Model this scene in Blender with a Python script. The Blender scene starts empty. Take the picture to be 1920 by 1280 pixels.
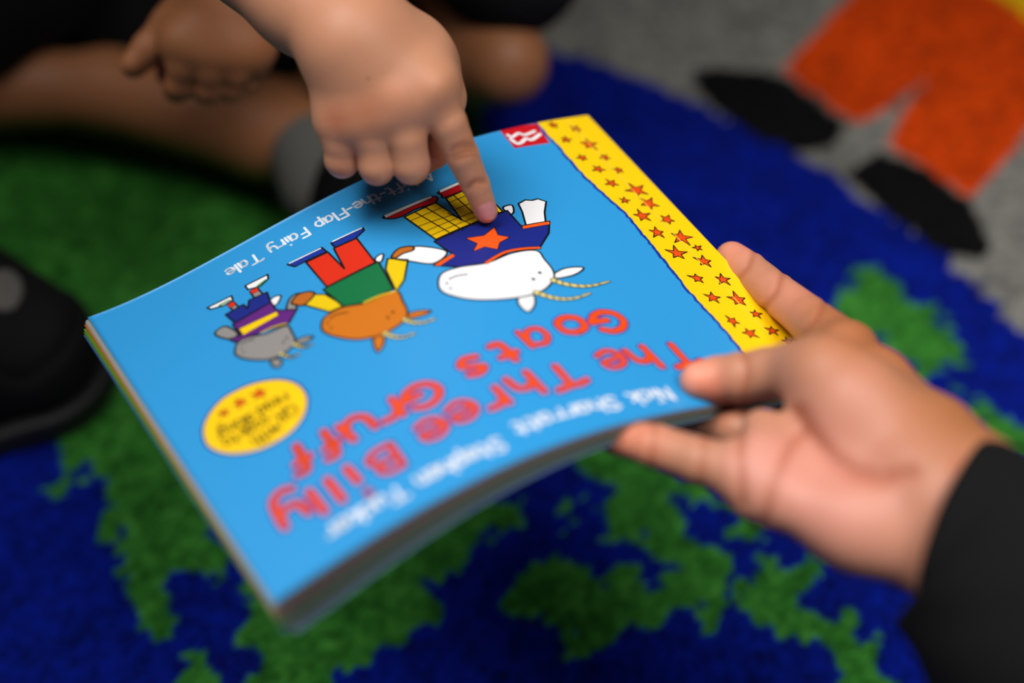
import bpy, bmesh, math, random
import numpy as np
from mathutils import Vector, Matrix
from mathutils.geometry import delaunay_2d_cdt

# ------------------------------------------------------------------ camera, light, exposure
scene = bpy.context.scene
CAM_H, PITCH, FPX = 0.72, math.radians(50), 2667.0
cd = bpy.data.cameras.new('camera'); cam = bpy.data.objects.new('camera', cd)
scene.collection.objects.link(cam); scene.camera = cam
cam.location = (0, 0, CAM_H); cam.rotation_euler = (math.radians(90) - PITCH, 0, 0)
cd.sensor_width = 36.0; cd.lens = FPX / 1920 * 36; cd.clip_start = 0.02
cd.dof.use_dof = True; cd.dof.focus_distance = 0.635; cd.dof.aperture_fstop = 2.05; cd.dof.aperture_blades = 9

w = bpy.data.worlds.new('world'); scene.world = w; w.use_nodes = True
bg = w.node_tree.nodes['Background']; bg.inputs[0].default_value = (0.62, 0.70, 0.85, 1); bg.inputs[1].default_value = 0.035

def area(name, loc, target, size, power, col):
    l = bpy.data.lights.new(name, 'AREA'); l.shape = 'RECTANGLE'; l.size, l.size_y = size; l.energy = power; l.color = col
    o = bpy.data.objects.new(name, l); scene.collection.objects.link(o); o.location = loc
    o.rotation_euler = (Vector(target) - Vector(loc)).to_track_quat('-Z', 'Y').to_euler(); return o
key = area('window_daylight', (-0.42, 0.46, 1.60), (0.19, 0.28, 0.2), (0.80, 0.80), 2.75, (1.0, 0.98, 0.96)); key.data.spread = math.radians(54)
lamp = area('right_fill', (0.85, -0.15, 2.2), (0.45, 0.34, 0), (0.9, 0.9), 5.4, (1.0, 0.97, 0.93)); lamp.data.spread = math.radians(60)  # added fill light, no visible source: brightens right side of rug and adult's palm
vs = scene.view_settings; vs.view_transform = 'Standard'; vs.look = 'None'; vs.gamma = 1; vs.exposure = 0.0; vs.use_curve_mapping = False
scene.display_settings.display_device = 'sRGB'
scene.cycles.use_denoising = True

# ------------------------------------------------------------------ traced outlines: book in mm, rug in m
POSE=[0.680104, -0.24441, 0.50804, -0.084685, 0.000673, 2.330291, 0.750259, 0.881572, -0.003051, -0.131587, -0.057864, 0.137765, 0.039338, -0.18187, -0.03495, 0.006344]
RUG={'green': [[(-0.5432, 0.9305), (-0.1983, 0.9305), (-0.0245, 0.8391), (-0.0204, 0.551), (-0.0857, 0.5095), (-0.1759, 0.4936), (-0.1665, 0.4704), (-0.1778, 0.4591), (-0.1637, 0.448), (-0.1658, 0.4158), (-0.1786, 0.4193), (-0.1934, 0.4158), (-0.2004, 0.402), (-0.1948, 0.3851), (-0.2067, 0.3851), (-0.2198, 0.4088), (-0.226, 0.4263), (-0.2346, 0.4228), (-0.235, 0.4335), (-0.2263, 0.4371), (-0.2327, 0.4554), (-0.2465, 0.4704), (-0.2648, 0.4819), (-0.2802, 0.5095), (-0.3192, 0.5217), (-0.4228, 0.5341)], [(-0.1513, 0.4228), (-0.1503, 0.402), (-0.1438, 0.3851), (-0.152, 0.3785), (-0.1408, 0.3591), (-0.1308, 0.322), (-0.0967, 0.322), (-0.0941, 0.3623), (-0.0803, 0.3752), (-0.0628, 0.3818), (-0.0391, 0.3885), (-0.0333, 0.3986), (-0.0489, 0.4088), (-0.0523, 0.4193), (-0.0401, 0.4228), (-0.0187, 0.4335), (0.0, 0.4443), (0.0016, 0.4517), (-0.0032, 0.4704), (-0.0192, 0.4666), (-0.0352, 0.4704), (-0.0423, 0.4936), (-0.1173, 0.4936), (-0.1456, 0.4554)], [(0.0298, 0.5135), (0.04, 0.5258), (0.095, 0.5015), (0.1198, 0.4858), (0.1234, 0.4723), (0.1148, 0.4647), (0.0991, 0.4685), (0.0889, 0.4591), (0.0944, 0.448), (0.1102, 0.448), (0.1245, 0.4335), (0.1293, 0.4193), (0.1245, 0.402), (0.1118, 0.3952), (0.0968, 0.3969), (0.0811, 0.3885), (0.0659, 0.3851), (0.0565, 0.3752), (0.0444, 0.3687), (0.0296, 0.372), (0.033, 0.3851), (0.021, 0.3885), (0.0, 0.3952), (-0.0061, 0.4054), (0.0, 0.4158), (0.0124, 0.4263), (0.0249, 0.4335), (0.0373, 0.4299), (0.0523, 0.4193), (0.0675, 0.4158), (0.0834, 0.4228), (0.0874, 0.4371), (0.0722, 0.4443), (0.0603, 0.4591), (0.0547, 0.478), (0.0456, 0.4936)], [(0.0226, 0.4819), (0.0354, 0.478), (0.0398, 0.4629), (0.0317, 0.4554), (0.0223, 0.4666)], [(0.1309, 0.4666), (0.1488, 0.4554), (0.1409, 0.4407), (0.1318, 0.4443)], [(0.1358, 0.4228), (0.1588, 0.4335), (0.1738, 0.4299), (0.1781, 0.4158), (0.1649, 0.4088), (0.1757, 0.3986), (0.1923, 0.3885), (0.1986, 0.372), (0.1969, 0.3433), (0.1742, 0.3465), (0.169, 0.372), (0.1558, 0.3851), (0.1446, 0.3918), (0.134, 0.4054)], [(0.2177, 0.6228), (0.2365, 0.6517), (0.2527, 0.6615), (0.2567, 0.6419), (0.2685, 0.6275), (0.2837, 0.6134), (0.2907, 0.595), (0.2828, 0.5726), (0.2613, 0.5683), (0.2451, 0.595), (0.2255, 0.6042)], [(0.287, 0.5596), (0.3096, 0.5383), (0.3306, 0.5135), (0.3206, 0.4858), (0.2958, 0.5055)], [(-0.1833, 0.3687), (-0.1749, 0.372), (-0.1622, 0.3655), (-0.1593, 0.322), (-0.1763, 0.322)]], 'black': [[(0.1405, 0.8713), (0.1567, 0.8752), (0.196, 0.8687), (0.2148, 0.8592), (0.2396, 0.8237), (0.2506, 0.8057), (0.2398, 0.7868), (0.2138, 0.7753), (0.187, 0.7892), (0.152, 0.8237), (0.1408, 0.8503)], [(0.2389, 0.7538), (0.2691, 0.7793), (0.2963, 0.7616), (0.3267, 0.7274), (0.331, 0.6971), (0.3297, 0.6791), (0.3219, 0.67), (0.2977, 0.6725), (0.2682, 0.7071)]], 'orange': [[(0.2096, 0.8707), (0.2824, 0.9728), (0.3358, 1.0247), (0.452, 1.0171), (0.4295, 0.8391), (0.3985, 0.8207), (0.3698, 0.781), (0.327, 0.729), (0.2772, 0.7851), (0.2964, 0.8268), (0.3226, 0.8623), (0.2746, 0.8177), (0.2571, 0.8087), (0.2432, 0.8237)]], 'yellow': [[(0.3358, 1.0247), (0.3904, 0.9764), (0.4181, 0.9305), (0.475, 0.8707), (0.594, 1.1294), (0.4014, 1.1728)]]}
ART=[('P', 'red', 2, [(50.92, -0.85), (30.91, 0.54), (32.91, 16.18), (51.89, 14.81)], 0, 0), ('L', 'white', 3, [(49.32, 4.35), (48.27, 6.54), (43.67, 4.9), (41.36, 7.01), (35.09, 5.72)], 1.7, 1.7, 1), ('L', 'white', 3, [(49.69, 7.87), (48.84, 11.8), (46.15, 11.8), (42.51, 9.81), (40.2, 11.42), (33.96, 8.74)], 1.9, 1.9, 1), ('P', 'yellow', 3, [(122.87, 36.79), (106.15, 35.43), (102.77, 52.71), (100.72, 35.03), (83.14, 33.02), (83.18, 55.34), (119.49, 58.93)], 0, 0.9), ('L', 'k', 5, [(117.33, 36.49), (111.51, 59.85)], 0.6, 0.6, 0), ('L', 'k', 5, [(111.69, 36.08), (106.14, 59.38)], 0.6, 0.6, 0), ('L', 'k', 5, [(105.47, 45.2), (100.26, 58.58)], 0.6, 0.6, 0), ('L', 'k', 5, [(96.62, 34.62), (95.09, 57.69)], 0.6, 0.6, 0), ('L', 'k', 5, [(91.63, 34.62), (88.78, 56.33)], 0.6, 0.6, 0), ('L', 'k', 5, [(86.77, 33.95), (85.34, 55.7)], 0.6, 0.6, 0), ('L', 'k', 5, [(122.28, 41.07), (104.71, 40.09)], 0.42, 0.42, 0), ('L', 'k', 5, [(121.29, 46.53), (103.43, 47.32)], 0.42, 0.42, 0), ('L', 'k', 5, [(120.31, 51.44), (85.88, 49.27)], 0.42, 0.42, 0), ('L', 'k', 5, [(119.9, 55.44), (84.53, 52.55)], 0.42, 0.42, 0), ('L', 'k', 5, [(101.09, 38.54), (82.85, 37.25)], 0.42, 0.42, 0), ('L', 'k', 5, [(101.84, 44.57), (83.19, 42.5)], 0.42, 0.42, 0), ('P', 'red', 3, [(129.11, 30.47), (105.4, 30.71), (106.36, 35.31), (115.8, 34.69), (123.07, 35.67), (127.78, 34.48)], 1, 0.9), ('P', 'white', 4, [(129.68, 30.01), (105.41, 29.75), (105.59, 31.53), (129.66, 32.49)], 0, 0.3), ('P', 'red', 3, [(99.97, 28.89), (78.02, 26.8), (79.46, 31.6), (83.14, 33.02), (100.32, 34.33), (100.95, 31.6)], 1, 0.9), ('P', 'white', 4, [(100.38, 28.17), (78.04, 25.87), (78.22, 27.62), (100.77, 30.3)], 0, 0.3), ('P', 'white', 3, [(81.69, 52.92), (78.4, 52.13), (76.82, 53.22), (78.96, 57.56), (81.59, 58.2)], 1, 0.9), ('P', 'white', 3, [(139.94, 58.49), (133.02, 57.27), (127.07, 59.75), (119.8, 69.16), (128.66, 73.24), (135.89, 66.27), (140.28, 61.04)], 1, 0.9), ('P', 'brown', 4, [(140.84, 58.25), (135.6, 55.29), (130.44, 57.32), (131.16, 60.05), (136.12, 59.6), (139.92, 60.39)], 1, 0.9), ('P', 'white', 3, [(73.47, 52.82), (68.95, 51.5), (66.37, 52.86), (63.12, 52.71), (60.44, 55.73), (65.65, 62.48), (69.42, 69.19), (78.97, 67.84), (75.14, 58.64)], 0, 0.9), ('P', 'navy', 4, [(120.82, 59.88), (80.99, 55.41), (81.41, 67.74), (67.34, 69.05), (72.45, 76.49), (82.85, 84.8), (94.78, 81.63), (109.31, 84.4), (120.68, 81.47), (129.4, 74.54), (118.63, 71.68)], 0, 0.9), ('P', 'flame', 5, [(129.4, 74.54), (118.63, 71.68), (118.23, 73.7), (127.34, 76.37)], 0, 0.3), ('P', 'flame', 5, [(80.97, 67.91), (67.34, 69.05), (68.44, 71.19), (82.03, 70.04)], 0, 0.3), ('P', 'flame', 5, [(92.7, 63.69), (94.31, 69.45), (90.44, 72.92), (96.55, 74.43), (100.03, 78.35), (103.97, 74.24), (110.2, 74.84), (105.63, 70.76), (108.09, 64.99), (100.16, 67.03)], 0, 0.4), ('P', 'white', 5, [(133.21, 85.29), (128.8, 81.18), (120.68, 81.47), (108.91, 84.61), (95.81, 83.28), (85.03, 85.63), (85.12, 92.57), (86.07, 100.72), (89.9, 106.54), (97.96, 111.05), (107.04, 111.63), (118.17, 108.7), (127.72, 103.37), (133.68, 96.27), (135.36, 90.83)], 1, 0.9), ('L', 'flame', 6, [(109.31, 84.4), (98.75, 81.52), (90.3, 82.28), (82.63, 84.46)], 1.3, 1.3, 1), ('P', 'white', 4, [(88.0, 103.24), (79.84, 100.85), (71.78, 102.94), (78.37, 106.07), (87.29, 105.88)], 1, 0.9), ('P', 'white', 4, [(108.87, 109.99), (103.16, 110.91), (106.16, 117.6), (111.77, 121.07), (112.43, 114.79)], 1, 0.9), ('P', 'blue2', 3, [(177.6, 31.08), (161.18, 31.58), (160.77, 36.05), (169.2, 35.21), (175.82, 34.99)], 0, 0.9), ('L', 'white', 5, [(176.58, 31.13), (161.87, 31.92)], 0.7, 0.7, 0), ('P', 'blue2', 3, [(156.65, 31.96), (141.03, 31.83), (141.37, 34.02), (146.91, 36.57), (156.78, 35.89)], 0, 0.9), ('L', 'white', 5, [(155.61, 31.45), (141.57, 31.85)], 0.7, 0.7, 0), ('P', 'scarlet', 3, [(170.89, 36.03), (160.59, 36.73), (160.38, 52.28), (157.47, 36.23), (146.55, 36.9), (148.15, 57.42), (171.65, 58.0)], 0, 0.9), ('P', 'white', 3, [(147.28, 55.29), (144.45, 53.86), (142.84, 54.72), (145.48, 58.23), (147.43, 58.5)], 1, 0.9), ('P', 'green', 4, [(173.64, 58.46), (146.9, 58.0), (150.75, 78.52), (164.58, 78.64), (172.3, 74.82)], 0, 0.9), ('P', 'lemon', 3, [(178.47, 58.03), (174.4, 62.03), (171.65, 74.5), (178.24, 73.81), (184.47, 61.11)], 0, 0.9), ('P', 'lemon', 3, [(142.81, 58.54), (136.27, 64.6), (144.27, 75.92), (150.72, 80.8), (147.02, 64.5)], 0, 0.9), ('P', 'brown', 4, [(187.39, 56.22), (183.37, 53.56), (178.7, 55.38), (177.79, 58.7), (184.28, 61.77), (187.16, 58.38)], 1, 0.9), ('P', 'ochre', 5, [(184.58, 79.17), (180.97, 75.34), (173.13, 74.97), (164.74, 78.95), (157.63, 79.19), (150.37, 81.08), (151.52, 87.78), (153.16, 94.86), (156.18, 99.02), (161.21, 101.04), (168.8, 101.6), (177.31, 98.01), (183.28, 90.28), (185.73, 83.48)], 1, 0.9), ('L', 'lemon', 6, [(164.58, 78.64), (157.46, 78.87), (150.55, 80.49)], 0.9, 0.9, 1), ('P', 'ochre', 4, [(154.51, 96.86), (149.51, 97.66), (145.47, 100.63), (149.12, 101.4), (154.81, 99.66)], 1, 0.9), ('P', 'ochre', 4, [(171.44, 100.19), (168.14, 102.17), (170.64, 107.32), (174.77, 110.12), (174.24, 105.49)], 1, 0.9), ('P', 'grey', 3, [(208.43, 36.54), (205.84, 35.81), (205.46, 43.61), (208.4, 43.44)], 0, 0.9), ('P', 'scarlet', 4, [(208.77, 36.17), (205.84, 35.81), (205.69, 38.95), (208.44, 39.48)], 0, 0.3), ('P', 'grey', 3, [(197.63, 35.6), (194.18, 35.28), (194.22, 43.24), (198.16, 43.01)], 0, 0.9), ('P', 'scarlet', 4, [(197.66, 35.07), (194.18, 35.28), (194.41, 38.05), (197.7, 38.03)], 0, 0.3), ('P', 'white', 4, [(215.95, 31.08), (204.88, 31.83), (205.4, 34.79), (209.96, 35.41), (215.33, 33.21)], 0, 0.9), ('P', 'white', 4, [(197.52, 30.15), (187.01, 30.77), (188.09, 33.7), (192.84, 35.7), (197.72, 33.49)], 0, 0.9), ('L', 'leaf', 5, [(211.35, 33.93), (206.76, 33.83)], 1.2, 0.8, 0), ('L', 'leaf', 5, [(193.38, 34.62), (189.27, 33.46)], 1.2, 0.8, 0), ('P', 'white', 3, [(193.56, 47.87), (190.96, 47.16), (188.94, 48.79), (192.41, 52.48), (194.07, 51.72)], 1, 0.9), ('P', 'navy', 4, [(211.9, 41.71), (203.46, 41.33), (202.95, 45.3), (200.38, 40.64), (192.3, 41.8), (193.99, 49.37), (211.1, 50.25)], 0, 0.9), ('P', 'purple', 4, [(212.24, 50.01), (193.99, 49.37), (194.4, 55.71), (193.04, 57.61), (187.69, 62.13), (194.1, 67.84), (205.25, 64.31), (216.14, 61.87), (217.35, 57.87), (212.48, 59.63)], 0, 0.9), ('P', 'yellow', 5, [(211.47, 55.07), (194.68, 56.86), (195.05, 59.81), (211.81, 60.33)], 0, 0.4), ('P', 'grey', 3, [(220.27, 49.76), (217.47, 48.38), (214.68, 49.37), (212.93, 57.3), (216.5, 58.74), (219.69, 53.62)], 1, 0.9), ('P', 'grey', 3, [(191.19, 59.51), (187.47, 53.72), (183.57, 52.39), (180.0, 56.0), (181.28, 57.61), (185.87, 57.77), (188.01, 62.28)], 1, 0.9), ('P', 'grey', 6, [(218.47, 67.22), (215.44, 63.05), (211.02, 62.99), (204.01, 66.98), (195.67, 68.57), (195.75, 74.47), (196.8, 79.77), (199.65, 82.73), (205.21, 83.8), (210.87, 82.05), (216.66, 75.74), (219.05, 70.22)], 1, 0.9), ('L', 'lemon', 7, [(205.39, 64.63), (199.8, 65.28), (195.08, 67.31)], 0.7, 0.7, 1), ('P', 'grey', 5, [(197.09, 80.38), (193.3, 80.56), (190.36, 83.02), (193.16, 84.29), (196.83, 82.88)], 1, 0.9), ('P', 'grey', 5, [(209.26, 83.24), (206.32, 86.2), (207.4, 89.04), (209.82, 89.64), (210.49, 85.93)], 1, 0.9), ('L', 'k', 8, [(128.76, 86.47), (125.02, 86.22), (120.64, 87.57)], 0.6, 0.6, 1), ('L', 'k', 8, [(180.25, 77.86), (176.68, 77.61), (172.7, 79.5)], 0.6, 0.6, 1), ('L', 'k', 8, [(214.84, 65.03), (212.17, 65.03), (209.57, 66.32)], 0.6, 0.6, 1)]
HORNS=[([(89.68, 106.62), (86.33, 110.57), (80.45, 114.03), (74.25, 115.08), (66.28, 114.52)], 2.6), ([(101.3, 111.29), (97.89, 115.83), (93.37, 119.08), (87.47, 120.32), (79.42, 119.35)], 2.6), ([(156.69, 99.49), (154.94, 103.0), (151.49, 105.62), (146.82, 106.06)], 2.2), ([(167.15, 102.14), (165.27, 106.29), (162.25, 108.75), (157.74, 109.35)], 2.2), ([(198.12, 82.04), (196.88, 85.51), (195.1, 86.82), (192.89, 87.23)], 1.7), ([(204.76, 83.37), (203.51, 86.83), (201.88, 88.46), (199.38, 88.75)], 1.7)]
DOTS=[((97.44, 102.82), 1.0), ((92.38, 99.98), 1.0), ((130.98, 88.52), 0.7), ((131.32, 92.2), 0.7), ((161.49, 93.84), 0.8), ((158.31, 92.06), 0.8), ((181.98, 79.86), 0.6), ((182.36, 83.57), 0.6), ((201.0, 77.35), 0.7), ((198.86, 75.89), 0.7), ((215.77, 67.71), 0.5), ((216.06, 70.56), 0.5)]
OVAL=[(247.97, 103.14), (243.52, 95.72), (235.74, 90.37), (228.33, 89.38), (219.75, 91.21), (211.52, 96.89), (207.43, 105.13), (208.09, 114.73), (213.74, 123.14), (222.21, 127.6), (233.29, 127.29), (243.34, 121.28), (248.63, 112.25)]
STARS=[((23.16, 3.89), (20.46, 4.53)), ((13.23, 9.28), (10.46, 9.86)), ((23.51, 15.89), (20.82, 16.52)), ((14.14, 21.97), (9.72, 22.9)), ((23.73, 30.73), (20.78, 31.41)), ((12.1, 32.87), (9.35, 33.45)), ((20.97, 40.38), (17.73, 41.1)), ((11.18, 43.36), (8.44, 43.95)), ((21.05, 51.77), (17.83, 52.48)), ((11.67, 59.23), (6.51, 60.35)), ((22.65, 64.67), (20.25, 65.2)), ((12.09, 69.42), (7.23, 70.49)), ((21.1, 76.77), (16.82, 77.7)), ((10.28, 81.94), (6.26, 82.86)), ((21.38, 89.04), (17.39, 89.9)), ((11.65, 94.7), (6.6, 95.87)), ((21.26, 104.22), (16.49, 105.25)), ((8.43, 103.23), (6.05, 103.79)), ((11.49, 112.1), (7.28, 113.1)), ((22.85, 121.65), (19.16, 122.43)), ((10.72, 125.08), (7.06, 125.97)), ((24.09, 134.64), (20.41, 135.41)), ((12.76, 138.58), (7.83, 139.78)), ((10.54, 148.84), (7.7, 149.56)), ((25.19, 150.19), (21.78, 150.9)), ((22.19, 158.9), (18.54, 159.69)), ((10.08, 159.94), (7.02, 160.73)), ((7.26, 167.65), (4.74, 168.34))]
OVAL_STARS=[((221.5, 98.22), 3.4), ((229.46, 97.31), 3.2), ((236.65, 97.93), 2.4)]
TITLE=[('T', 65.62, 164.55), ('h', 83.43, 163.08), ('e', 97.25, 159.62), ('T', 121.79, 162.13), ('h', 138.23, 160.33), ('r', 152.36, 160.88), ('e', 166.19, 160.35), ('e', 180.04, 161.9), ('B', 201.14, 165.15), ('i', 213.51, 166.73), ('l', 221.73, 165.49), ('l', 229.17, 165.78), ('y', 238.2, 160.07), ('G', 82.63, 138.04), ('o', 99.95, 135.16), ('a', 117.95, 136.2), ('t', 133.91, 139.31), ('s', 149.57, 139.93), ('G', 173.17, 143.72), ('r', 187.43, 142.98), ('u', 200.73, 142.45), ('f', 213.41, 143.62), ('f', 224.94, 142.73)]
WORDS=[('with', (223.29, 119.25), (234.37, 118.75)), ('QR', (213.93, 113.44), (222.43, 113.44)), ('code', (224.57, 112.12), (236.13, 110.95)), ('to', (237.95, 111.49), (243.41, 111.57)), ('read', (213.56, 105.28), (226.0, 105.14)), ('along!', (228.27, 106.1), (242.87, 104.48))]
STRIP=[(30.14, 0.29), (29.94, 19.61), (30.79, 44.48), (27.56, 72.95), (29.53, 100.17), (32.22, 127.5), (32.47, 150.17), (33.67, 168.35)]
CREASE=[(16.22, 2.33), (15.65, 17.67), (14.83, 39.59), (12.9, 55.22), (11.39, 80.9), (11.3, 103.72)]

SP, CP = math.sin(PITCH), math.cos(PITCH)
def at(px, py, z):
    """a place in the room, seen at that spot of the frame at that distance"""
    a, b = (px - 960) / FPX * z, (640 - py) / FPX * z
    return np.array([a, z * CP + b * SP, CAM_H - z * SP + b * CP])
def srgb(r, g, b):
    return tuple(((c / 255) / 12.92 if c / 255 <= .04045 else ((c / 255 + .055) / 1.055) ** 2.4) for c in (r, g, b)) + (1.0,)

# ------------------------------------------------------------------ helpers
def link(name, me, parent=None, **props):
    o = bpy.data.objects.new(name, me); scene.collection.objects.link(o)
    if parent: o.parent = parent
    for k, v in props.items(): o[k] = v
    return o
def empty(name, loc, **props):
    o = link(name, None, None, **props); o.location = loc; o.empty_display_size = .02; return o
def keep(o, parent):
    o.parent = parent; o.matrix_parent_inverse = Matrix.Translation(parent.location).inverted(); return o
def mesh(name, V, Q, mat, col=None, smooth=True):
    V = np.asarray(V, np.float32); me = bpy.data.meshes.new(name)
    if isinstance(Q, np.ndarray):
        n, k = Q.shape; me.vertices.add(len(V)); me.vertices.foreach_set('co', V.ravel())
        me.loops.add(n * k); me.loops.foreach_set('vertex_index', Q.ravel().astype(np.int32))
        me.polygons.add(n); me.polygons.foreach_set('loop_start', np.arange(n, dtype=np.int32) * k)
        me.update(calc_edges=True)
    else:
        me.from_pydata([tuple(map(float, v)) for v in V], [], Q)
    me.polygons.foreach_set('use_smooth', [smooth] * len(me.polygons))
    if col is not None:
        a = me.color_attributes.new('Col', 'FLOAT_COLOR', 'POINT')
        c = np.ones((len(V), 4), np.float32); c[:, :np.asarray(col).shape[1]] = col
        a.data.foreach_set('color', c.ravel())
    if mat: me.materials.append(mat)
    me.validate(); me.update(); return me

def material(name, color=None, rough=.5, attr=False, coat=0, sss=0, spec=.5, sheen=0):
    m = bpy.data.materials.new(name); m.use_nodes = True; nt = m.node_tree; b = nt.nodes['Principled BSDF']
    b.inputs['Roughness'].default_value = rough; b.inputs['Specular IOR Level'].default_value = spec
    if color: b.inputs['Base Color'].default_value = color
    if attr:
        a = nt.nodes.new('ShaderNodeVertexColor'); a.layer_name = 'Col'; nt.links.new(a.outputs['Color'], b.inputs['Base Color'])
    if coat: b.inputs['Coat Weight'].default_value = coat; b.inputs['Coat Roughness'].default_value = .12
    if sheen: b.inputs['Sheen Weight'].default_value = sheen
    if sss:
        b.inputs['Subsurface Weight'].default_value = sss; b.inputs['Subsurface Radius'].default_value = (1, .35, .2); b.inputs['Subsurface Scale'].default_value = .004
    return m, nt, b
def bump(nt, b, kind, scale, strength, dist, extra=None):
    tc = nt.nodes.new('ShaderNodeTexCoord')
    t = nt.nodes.new('ShaderNodeTexNoise' if kind == 'noise' else 'ShaderNodeTexVoronoi'); t.inputs['Scale'].default_value = scale
    if kind == 'noise': t.inputs['Detail'].default_value = 4
    bm_ = nt.nodes.new('ShaderNodeBump'); bm_.inputs['Strength'].default_value = strength; bm_.inputs['Distance'].default_value = dist
    nt.links.new(tc.outputs['Object'], t.inputs['Vector']); nt.links.new(t.outputs[0], bm_.inputs['Height']); nt.links.new(bm_.outputs[0], b.inputs['Normal'])

M_cover, nt, b = material('cover_print', attr=True, rough=.42, coat=.25, spec=.4)
b.inputs['Coat Roughness'].default_value = .30
bump(nt, b, 'noise', 55, .06, .004)
M_page, nt, b = material('page_paper', srgb(172, 174, 168), .7); bump(nt, b, 'noise', 300, .2, .0005)
M_skin, nt, b = material('skin', attr=True, rough=.50, sss=.22, spec=.38)
bump(nt, b, 'voronoi', 1300, .22, .0004)
M_rug, nt, b = material('rug_pile', attr=True, rough=.95, spec=.1); bump(nt, b, 'noise', 500, .6, .003)
M_black, nt, b = material('black_cloth', srgb(20, 20, 22), .9, spec=.2); bump(nt, b, 'noise', 900, .5, .0006)
M_sleeve, nt, b = material('sleeve_cloth', srgb(16, 16, 17), .95, spec=.15); bump(nt, b, 'noise', 1100, .4, .0006)
M_sock, nt, b = material('sock_knit', srgb(104, 103, 98), .9, spec=.1); bump(nt, b, 'noise', 700, .6, .001)
M_shoe, nt, b = material('shoe_leather', srgb(8, 8, 9), .85, spec=.2); bump(nt, b, 'noise', 200, .3, .001)
M_sole, nt, b = material('shoe_sole', srgb(16, 15, 15), .7)
M_patch, nt, b = material('shoe_patch', srgb(84, 81, 76), .8); bump(nt, b, 'noise', 150, .5, .002)
M_hair, nt, b = material('hair_dark', srgb(20, 14, 10), .6)
M_floor, nt, b = material('floor_carpet', srgb(96, 96, 94), .95); bump(nt, b, 'noise', 400, .6, .002)
M_wall, nt, b = material('wall_paint', srgb(170, 172, 170), .8); bump(nt, b, 'noise', 60, .1, .002)

# ------------------------------------------------------------------ noise and outline tests for the rug
rng = np.random.default_rng(5)
def vnoise(x, y, cell, seed):
    r = np.random.default_rng(seed).random((512, 512)); gx, gy = x / cell, y / cell
    ix, iy = np.floor(gx).astype(int), np.floor(gy).astype(int); fx, fy = gx - ix, gy - iy
    fx, fy = fx * fx * (3 - 2 * fx), fy * fy * (3 - 2 * fy); g = lambda i, j: r[i % 512, j % 512]
    return (g(ix, iy) * (1 - fx) + g(ix + 1, iy) * fx) * (1 - fy) + (g(ix, iy + 1) * (1 - fx) + g(ix + 1, iy + 1) * fx) * fy
def inside(x, y, poly):
    r = np.zeros(x.shape, bool); n = len(poly)
    for i in range(n):
        x0, y0 = poly[i]; x1, y1 = poly[(i + 1) % n]
        if y0 == y1: continue
        c = ((y0 > y) != (y1 > y)) & (x < (x1 - x0) * (y - y0) / (y1 - y0) + x0); r ^= c
    return r

def build_rug():
    st = .0024; xs = np.arange(-1.05, 1.05, st); ys = np.arange(-.35, 1.60, st)
    X, Y = np.meshgrid(xs, ys); X = X + rng.normal(0, st * .22, X.shape); Y = Y + rng.normal(0, st * .22, Y.shape)
    wob = lambda s, c: (vnoise(X, Y, c, s) - .5)
    jx = X + .012 * wob(1, .011) + .007 * wob(2, .004); jy = Y + .012 * wob(3, .011) + .007 * wob(4, .004)
    gx = X + .022 * wob(5, .016) + .016 * wob(6, .006); gy = Y + .022 * wob(7, .016) + .016 * wob(8, .006)
    C = np.empty(X.shape + (3,)); C[:] = srgb(118, 117, 111)[:3]
    disc = (jx + .2550) ** 2 + (jy - .2937) ** 2 < .668 ** 2
    C[disc] = srgb(0, 20, 118)[:3]
    land = np.zeros(X.shape, bool)
    for p in RUG['green']: land |= inside(gx, gy, p)
    # land masses on the rest of the globe, outside the traced ones
    far = (X < -.62) | (Y < .22)
    land |= far & (vnoise(gx + 3, gy + 3, .16, 11) > .60)
    C[land & disc] = srgb(44, 110, 36)[:3]
    kx, ky = X + .004 * wob(1, .008), Y + .004 * wob(3, .008)
    for k, c in (('orange', (196, 62, 4)), ('yellow', (214, 170, 12)), ('black', (10, 10, 11))):
        for p in RUG[k]:
            C[inside(kx, ky, p)] = srgb(*c)[:3]
    tuft = vnoise(X, Y, .0065, 21) * .35 + vnoise(X, Y, .0040, 22) * .35 + rng.random(X.shape) * .3
    big = vnoise(X, Y, .03, 23)
    flat = ~disc
    C *= (.02 + 1.6 * tuft + .2 * big)[..., None]
    g = land & disc; C[g] += (np.clip(tuft[g] - .5, 0, 1) * .12)[:, None] * np.array([.55, .75, .25])
    Z = .010 + np.where(flat, .001, .0028) * (tuft - .5) + .001 * rng.normal(0, .5, X.shape)
    h, w_ = X.shape; V = np.stack([X, Y, Z], -1).reshape(-1, 3); i = np.arange(h * w_).reshape(h, w_)
    Q = np.stack([i[:-1, :-1], i[:-1, 1:], i[1:, 1:], i[1:, :-1]], -1).reshape(-1, 4)
    # hem: the border of the sheet goes down to the floor
    ring = np.concatenate([i[0, :], i[1:, -1], i[-1, -2::-1], i[-2:0:-1, 0]])
    low = V[ring].copy(); low[:, 2] = .0005; n = len(V); V = np.concatenate([V, low]); m = len(ring); a = np.arange(m); b2 = (a + 1) % m
    Q = np.concatenate([Q, np.stack([ring[a], n + a, n + b2, ring[b2]], -1)])
    Cc = np.concatenate([C.reshape(-1, 3), C.reshape(-1, 3)[ring]])
    o = link('rug', mesh('rug', V, Q, M_rug, Cc, smooth=False))
    o['label'] = 'large tufted play rug with a blue and green globe and printed figures on grey'; o['category'] = 'rug'
build_rug()

floor = link('floor', mesh('floor', [(-3, -2.5, 0), (3, -2.5, 0), (3, 3.5, 0), (-3, 3.5, 0)], np.array([[0, 1, 2, 3]]), M_floor)); floor['kind'] = 'structure'

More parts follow.
